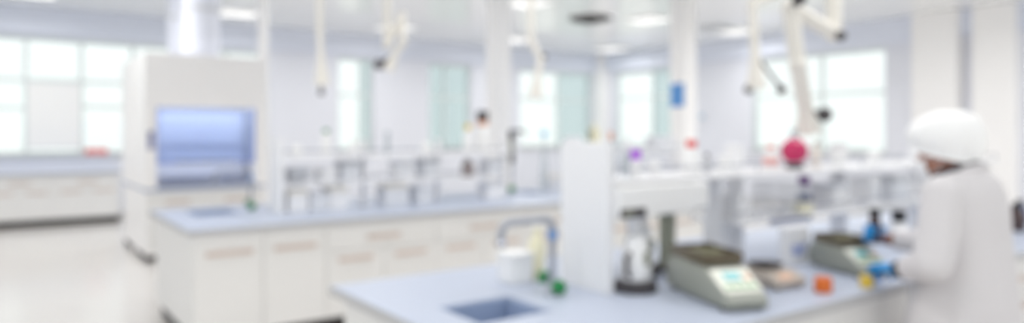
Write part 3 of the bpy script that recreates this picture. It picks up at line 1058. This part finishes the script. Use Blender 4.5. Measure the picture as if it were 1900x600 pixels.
def vessel(label, loc, r, h, collar):
    t = thing('mixing_vessel', label, 'vessel', loc, 0, 'mixing vessels under the stirrer')
    MB().lathe([(r * 1.02, 0), (r * 1.06, .008), (r * 1.02, .042), (r * .8, .05)], 26).build('heating_plate', 'dark', t)
    MB().lathe([(r * .74, .0505), (r * .78, .06), (r * .76, h * .6), (r * .55, h * .82), (r * .5, h), (r * .45, h), (r * .45, h * .8), (0, h * .75)], 26).build('jug', 'white', t)
    m = MB().tube([(-r * .66, -r * .3, h * .72), (-r * 1.05, -r * .45, h * .66), (-r * 1.02, -r * .45, h * .38), (-r * .70, -r * .3, h * .30)], .010, 10)
    m.build('handle', collar, t)
    m = MB().box(-.018, .018, -r * .80, -r * .74, h * .50, h * .75)
    m.build('gauge', 'oliveg', t, bevel=.003, smooth=False)
    return t


vessel('white jug on a dark round hotplate beside the end panel of the front rack', (2.215, 2.145, BT), .090, .235, 'dark')
vessel('white jug on a dark hotplate behind the large balance', (2.505, 2.38, BT), .080, .235, 'white')

# carton with blue print, jars, bottles on the front bench
carton('tall_carton', 'tall white carton under the front rack right of the olive-grey column', 'box', (3.005, 2.34, BT), .09, .09, .205, 'white', 'white')
bxp = carton('printed_carton', 'white carton with blue printing behind the small beige balance', 'box', (xat(1474, 2.085), 2.085, BT), .20, .05, .195, 'whitebox')
m = MB()
for k, (a, b, z) in enumerate(((-.055, .065, .085), (-.065, .03, .07), (-.04, .06, .055), (-.06, -.01, .10), (.01, .07, .10))):
    m.box(a, b, -.028, -.0255, z, z + .009)
m.build('blue_print', 'inkblue', bxp, smooth=False)
oj = thing('orange_jar', 'small round jar of orange liquid at the front edge of the bench', 'jar', (2.845, 1.655, BT), 0, 'small jars at the bench edge')
MB().lathe([(0, 0), (.034, 0), (.037, .005), (.037, .042), (.033, .047)], 22).build('jar_body', 'orange', oj)
MB().lathe([(.036, .0475), (.036, .060), (.033, .063), (0, .063)], 22).build('lid', 'orange', oj)
yj = thing('yellow_jar', 'small round yellow jar in front of the balance under the hands', 'jar', (3.085, 1.592, BT), 0, 'small jars at the bench edge')
MB().lathe([(0, 0), (.026, 0), (.028, .004), (.028, .034), (.025, .038)], 22).build('jar_body', 'yellow', yj)
MB().lathe([(.0275, .0385), (.0275, .050), (.025, .053), (0, .053)], 22).build('lid', 'yellow', yj)
bottle('reagent_bottle', 'white bottle with a dark cap behind the hands of the person', 'bottle', (xat(1668, 2.02), 2.02, BT), .05, .225, 'white', 'black', caph=.30, capr=.78, neck=.6)
bottle('reagent_bottle', 'dark amber bottle on the bench at the right edge of the photo', 'bottle', (xat(1886, 1.9), 1.9, BT), .055, .19, 'amber', 'black')
bottle('reagent_bottle', 'grey-blue bottle beside the amber one at the right edge', 'bottle', (xat(1893, 2.06), 2.06, BT), .05, .17, 'navy', 'dark')
bottle('amber_bottle', 'dark amber bottle held up in the right hand of the person', 'bottle', (3.40, 1.715, 1.052), .031, .165, 'amber', 'black', capr=.8, caph=.22, neck=.7, shoulder=.6)

# ================================================================= PERSON
PX, PY = 3.27, 1.27
pr = thing('person', 'person in a white lab coat, bouffant cap, mask and blue gloves bending over a balance', 'person', (PX, PY, 0))
HC = Vector((0, .085, 1.487))
HR = Euler((R(-13), 0, R(4)))                      # head tipped forward and slightly turned
hm = HR.to_matrix()


def hp(x, y, z):
    """head-space point (y forward, z up) in person space"""
    return HC + hm @ Vector((x, y, z))


Ls, Rs = Vector((-.185, .012, 1.335)), Vector((.185, .015, 1.335))
Le, Re = Vector((-.290, .005, 1.06)), Vector((.290, .180, 1.065))
Lw, Rw = Vector((-.190, .180, 1.0)), Vector((.240, .440, 1.060))
b = MB()
# trunk, neck
b.ball((0, -.01, .95), .16, (1.05, .72, .9)).ball((0, -.01, 1.10), .15, (.95, .68, 1.)).ball((0, .0, 1.25), .165, (1.05, .70, 1.))
b.capsule((0, .02, 1.33), hp(0, -.03, -.06), .062, .056)
b.capsule(Ls, Rs, .062)
for s_, e_, w_ in ((Ls, Le, Lw), (Rs, Re, Rw)):
    b.capsule(s_, e_, .052, .040)
    b.capsule(e_, w_, .040, .028)
for sx in (-1, 1):
    b.capsule((sx * .09, -.01, .88), (sx * .10, .01, .48), .085, .056)
    b.capsule((sx * .10, .01, .48), (sx * .10, -.03, .09), .052, .036)
    b.capsule((sx * .10, -.03, .05), (sx * .11, .14, .035), .036, .03)
# head: skull, jaw, nose, brow, cheeks, ears, lips
b.ball(hp(0, -.005, .025), .1, (.76, .97, .98), HR, 28)
b.ball(hp(0, .030, -.055), .1, (.60, .62, .66), HR, 24)
b.ball(hp(0, .055, -.098), .026, (1.1, 1, .8), HR)
b.capsule(hp(0, .090, .015), hp(0, .112, -.026), .009, .014)
for sx in (-1, 1):
    b.ball(hp(sx * .014, .102, -.030), .010, (1, 1, .8), HR)
    b.capsule(hp(sx * .014, .086, .027), hp(sx * .046, .073, .027), .0095, .0085)
    b.ball(hp(sx * .036, .062, -.024), .022, (1, .9, .9), HR)
    b.capsule(hp(sx * .016, .082, .0155), hp(sx * .046, .0745, .014), .0062, .0052)
    b.capsule(hp(sx * .018, .081, -.0045), hp(sx * .044, .073, -.004), .0050, .0045)
    b.ball(hp(sx * .076, -.008, -.005), .03, (.35, .7, 1.05), HR)
b.capsule(hp(-.02, .090, -.058), hp(.02, .090, -.058), .009)
b.capsule(hp(-.018, .088, -.070), hp(.018, .088, -.070), .010)
body = b.build('body', 'skin', pr, remesh=.0048, smoothing=4)
for sx in (-1, 1):
    ey = MB().ball(hp(sx * .031, .0765, .0055), .0125, seg=18).build('eye', 'eye', pr)
    MB().ball(hp(sx * .031, .0875, .0045), .0052, (1, .42, 1), HR, 14).build('iris', 'iris', ey)
    lid = [(.0134 * math.cos(R(q)), .0134 * math.sin(R(q))) for q in range(0, 90, 15)] + [(0, .0134)]
    mxl = Matrix.Translation(hp(sx * .031, .0765, .0055)) @ hm.to_4x4() @ Matrix.Rotation(R(-20), 4, 'X')
    MB().lathe(lid, 18, mxl).build('upper_eyelid', 'skin', ey)
    m = MB()
    m.tube([hp(sx * .015, .0925, .033), hp(sx * .032, .0885, .037), hp(sx * .050, .0775, .033)], [.0026, .003, .0018], 8)
    m.build('eyebrow', 'iris', pr)

# bouffant cap: puffed crown gathered to a band round the brow, over the ears, and the nape
rings = []
NP = 44
prof = [(.94, -.034, 0.), (.97, -.02, .006), (1.0, -.010, .012), (1.14, .008, .006), (1.27, .036, .004), (1.25, .066, .004), (1.06, .096, .004), (.68, .114, .003), (.26, .121, .0), (.05, .122, 0)]
for rr, z, ruf in prof:
    ring = []
    for k in range(NP):
        a = 2 * PI * k / NP
        q = 1 + (ruf / .1) * math.cos(11 * a) + .02 * math.sin(3 * a + z * 20)
        fx, fy = math.sin(a), math.cos(a)          # fy = 1 forward
        dip = -.105 * (1 - fy) / 2 * max(0., (1 - max(0, z) / .13))
        back = -.024 * max(0, z / .10)
        ring.append(hp(.093 * rr * q * fx, .1135 * rr * q * fy - .010 + back, z + .076 + dip - .012 * (z > .05)))
    rings.append(ring)
MB().loft(rings).build('bouffant_cap', 'cap', pr)
m = MB()
ring = []
for k in range(NP + 1):
    a = 2 * PI * k / NP
    ring.append(hp(.0885 * math.sin(a), .1075 * math.cos(a) - .010, .042 - .105 * (1 - math.cos(a)) / 2))
m.tube(ring, .0055, 8).build('cap_band', 'cap', pr)

# mask: pleated cover from the nose bridge to below the chin, ear loops
rings = []
for z, wd, fw in ((-.008, .070, .122), (-.024, .080, .130), (-.045, .082, .127), (-.068, .078, .122), (-.092, .068, .111), (-.118, .048, .092)):
    outer, inner = [], []
    for k in range(13):
        a = R(-64 + 128 * k / 12)
        outer.append(hp(wd * math.sin(a), -.005 + (fw + .002 * math.cos(6 * a)) * math.cos(a) ** .75, z))
        inner.append(hp((wd - .004) * math.sin(a), -.009 + (fw - .004) * math.cos(a) ** .75, z))
    rings.append(outer + inner[::-1])
MB().loft(rings).build('face_mask', 'mask', pr)
for sx in (-1, 1):
    m = MB()
    m.tube([hp(sx * .066, .050, -.020), hp(sx * .080, .004, -.010), hp(sx * .084, -.016, -.008), hp(sx * .082, -.014, -.034), hp(sx * .064, .045, -.070)], .002, 6)
    m.build('mask_loop', 'mask', pr)


# lab coat: one garment, trunk and sleeves
def ell(z, cy, hx, hy, n=36, fold=0., ph=0.):
    out = []
    for k in range(n):
        a = 2 * PI * k / n
        q = 1 + fold * math.cos(7 * a + ph) + fold * .6 * math.sin(11 * a)
        out.append(Vector((hx * q * math.cos(a), cy + hy * q * math.sin(a), z)))
    return out


m = MB()
m.loft([ell(.50, .02, .25, .22, fold=.035), ell(.70, .022, .238, .212, fold=.03, ph=.4), ell(.88, .01, .222, .195, fold=.02, ph=.8), ell(1.02, .0, .205, .170, fold=.012, ph=1.),
        ell(1.14, .0, .196, .158, fold=.008), ell(1.25, .005, .2, .157), ell(1.33, .008, .197, .143), ell(1.385, -.005, .165, .11), ell(1.412, -.012, .115, .08), ell(1.43, -.02, .075, .055)])
for s_, e_, w_ in ((Ls, Le, Lw), (Rs, Re, Rw)):
    cuff = e_.lerp(w_, .70 if s_ is Ls else .84)
    m.capsule(s_ + Vector((0, 0, -.005)), e_, .082, .070)
    m.capsule(e_, e_.lerp(w_, .5), .069, .060)
    m.tube([e_.lerp(w_, .5), cuff], [.060, .052], 18)
    # creases at the elbow
    for q in (.75, .9):
        m.ball(s_.lerp(e_, q), .076, (1.02, 1.02, .35))
m.capsule(Ls + Vector((.03, 0, -.02)), Rs + Vector((-.03, 0, -.02)), .076)
coat = m.build('lab_coat', 'coat', pr, remesh=.011, smoothing=6)
# collar, lapels, placket with buttons, pockets, sleeve cuffs
m = MB()
for sx in (-1, 1):
    m.tube([(sx * .02, -.065, 1.442), (sx * .070, -.035, 1.428), (sx * .10, .025, 1.382), (sx * .088, .085, 1.335), (sx * .05, .140, 1.28), (sx * .012, .166, 1.23)], [.016, .017, .017, .016, .014, .006], 10)
m.build('collar', 'coat', pr)
m = MB()
zs = [1.24, 1.10, .98, .86, .72]
ys = [.165, .160, .174, .206, .236]
m.tube([(0, y, z) for y, z in zip(ys, zs)], .007, 8)
m.build('placket', 'coat', pr)
for z, y in zip((1.2, 1.06, .92, .78), (.168, .168, .197, .232)):
    MB().lathe([(.008, 0), (.009, .003), (.006, .005), (0, .005)], 12, Matrix.Translation((.012, y, z)) @ Matrix.Rotation(R(-90), 4, 'X')).build('button', 'palegrey', pr)
for sx in (-1, 1):
    MB().box(-.05, .05, -.02, .004, -.10, .08, Matrix.Translation((sx * .140, .150, .86)) @ Matrix.Rotation(R(sx * -42), 4, 'Z')).build('pocket', 'coat', pr, bevel=.004, smooth=False)
for e_, w_ in ((Le, Lw), (Re, Rw)):
    a, c = (e_.lerp(w_, .64), e_.lerp(w_, .72)) if e_ is Le else (e_.lerp(w_, .78), e_.lerp(w_, .86))
    MB().tube([a, c], [.055, .053], 20).build('cuff', 'coat', pr, bevel=.004)
# dark shirt collar at the throat
m = MB()
for k in range(1):
    ring = []
    for q in range(25):
        a = 2 * PI * q / 24
        ring.append(Vector((.066 * math.sin(a), .040 + .078 * math.cos(a), 1.412 - .030 * math.cos(a))))
    m.tube(ring, .025, 8)
m.build('shirt_collar', 'shirt', pr)
# trousers and clogs
m = MB()
for sx in (-1, 1):
    m.loft([[Vector((sx * .105 + r * math.cos(a), cy + r * math.sin(a), z)) for a in [2 * PI * k / 20 for k in range(20)]]
            for z, r, cy in ((.10, .068, -.025), (.30, .07, -.015), (.50, .078, .008), (.70, .092, .0), (.86, .10, -.01))])
m.build('trousers', 'trouser', pr)
for sx in (-1, 1):
    m = MB()
    m.loft([[Vector((sx * .11 + wx * math.cos(a), y, .002 + hz * max(0, (math.sin(a) + 1) / 2) ** .8)) for a in [2 * PI * k / 18 for k in range(18)]]
            for y, wx, hz in ((-.085, .03, .06), (-.07, .042, .085), (-.02, .048, .10), (.05, .05, .085), (.12, .052, .07), (.165, .045, .055), (.185, .025, .035))])
    m.build('shoe', 'shoe', pr)


# gloved hands: palm + four fingers + thumb, each finger three bones
def hand(name, wrist, palm_end, palm_n, curl, side, grip=False, spread=.19):
    """wrist -> palm_end is the palm's length axis; palm_n points out of the palm; side=+1 thumb on +cross side"""
    d = (palm_end - wrist).normalized()
    n = (palm_n - d * palm_n.dot(d)).normalized()
    w = d.cross(n) * side                           # towards the thumb
    m = MB()
    m.capsule(wrist - d * .035, wrist + d * .012, .033, .030)
    for k in range(4):
        off = (.030 - .020 * k)
        m.capsule(wrist + d * .015 + w * off * .55, palm_end + w * off, .0165, .0125)
    m.capsule(wrist + d * .02 + w * .018 + n * .004, wrist + d * .055 + w * .028 + n * .006, .019, .016)
    lens = ((.043, .026, .021), (.047, .029, .022), (.044, .027, .021), (.034, .021, .019))
    for k in range(4):
        off = (.030 - .020 * k)
        p = palm_end + w * off
        dirv = (d + w * (spread * (.5 - k / 3.))).normalized()
        ang = 0.
        for j, L_ in enumerate(lens[k]):
            ang += R(curl[j] + 2 * k)
            dd = dirv * math.cos(ang) + n * math.sin(ang)
            q = p + dd * L_
            m.capsule(p, q, .0098 - .0008 * j, .0092 - .0009 * j, 10)
            p = q
    # thumb from the side of the palm near the wrist
    p = wrist + d * .025 + w * .030 + n * .004
    if grip:
        steps = ((.046, d * .2 + w * .25 + n * .9), (.034, d * .65 - w * .1 + n * .7), (.027, d * .95 + n * .1))
    else:
        steps = ((.042, d * .62 + w * .62 + n * .35), (.032, d * .80 + w * .10 + n * .60), (.026, d * .72 - w * .18 + n * .65))
    for j, (L_, dv) in enumerate(steps):
        q = p + dv.normalized() * L_
        m.capsule(p, q, .0135 - .0015 * j, .012 - .0015 * j, 10)
        p = q
    return m.build(name, 'nitrile', pr, remesh=.0032, smoothing=3)


Ld = (Lw - Le).normalized()
hand('glove', Lw + Ld * .020, Lw + Vector((.050, .108, -.004)), Vector((.1, .15, -1)), (34, 44, 32), -1)
BX, BY = .130, .445                                # axis of the held bottle
gn = Vector((-math.cos(R(80)), -math.sin(R(80)), 0))
gd = Vector((-math.sin(R(80)), math.cos(R(80)), 0))
pe = Vector((BX, BY, 1.092)) - gn * .0465
hand('glove', pe - gd * .085 + Vector((0, 0, -.022)), pe, gn, (30, 48, 34), 1, True, 0.0)
# wrist strap on the near arm
a = Le.lerp(Lw, .90)
MB().tube([Le.lerp(Lw, .70), Le.lerp(Lw, 1.02)], [.050, .040], 18).build('wrist_band', 'black', pr, bevel=.003)

# ================================================================= LIGHT, SKY, CAMERA
w = bpy.data.worlds.new('sky')
bpy.context.scene.world = w
w.use_nodes = True
nt = w.node_tree
bg = nt.nodes['Background']
tc = nt.nodes.new('ShaderNodeTexCoord')
sep = nt.nodes.new('ShaderNodeSeparateXYZ')
nt.links.new(tc.outputs['Generated'], sep.inputs[0])
ramp = nt.nodes.new('ShaderNodeValToRGB')
ramp.color_ramp.elements[0].position = .35
ramp.color_ramp.elements[0].color = (.86, .90, .86, 1)
ramp.color_ramp.elements[1].position = .62
ramp.color_ramp.elements[1].color = (.97, .985, 1., 1)
mp = nt.nodes.new('ShaderNodeMapRange')
mp.inputs['From Min'].default_value = -1
mp.inputs['From Max'].default_value = 1
nt.links.new(sep.outputs['Z'], mp.inputs['Value'])
nt.links.new(mp.outputs[0], ramp.inputs[0])
nt.links.new(ramp.outputs[0], bg.inputs[0])
bg.inputs[1].default_value = 1.32

cam = bpy.data.cameras.new('camera')
co = bpy.data.objects.new('camera', cam)
C.objects.link(co)
co.location = (0, 0, EYE)
co.rotation_euler = (R(90), 0, R(-36))
cam.sensor_width = 36.
cam.lens = F_PX / 1900. * 36.
cam.shift_y = -(300 - V0) / 1900.
cam.clip_start = .05
cam.clip_end = 200
# the photograph is out of focus everywhere: the lens is focused close in front of it
cam.dof.use_dof = True
cam.dof.focus_distance = .35
cam.dof.aperture_fstop = 3.95
sc = bpy.context.scene
sc.camera = co
sc.view_settings.view_transform = 'Standard'
sc.view_settings.look = 'None'
sc.view_settings.gamma = 1
sc.view_settings.use_curve_mapping = False
sc.view_settings.exposure = -0.1
sc.cycles.use_denoising = True
sc.cycles.max_bounces = 10
sc.cycles.diffuse_bounces = 8
sc.cycles.transparent_max_bounces = 12
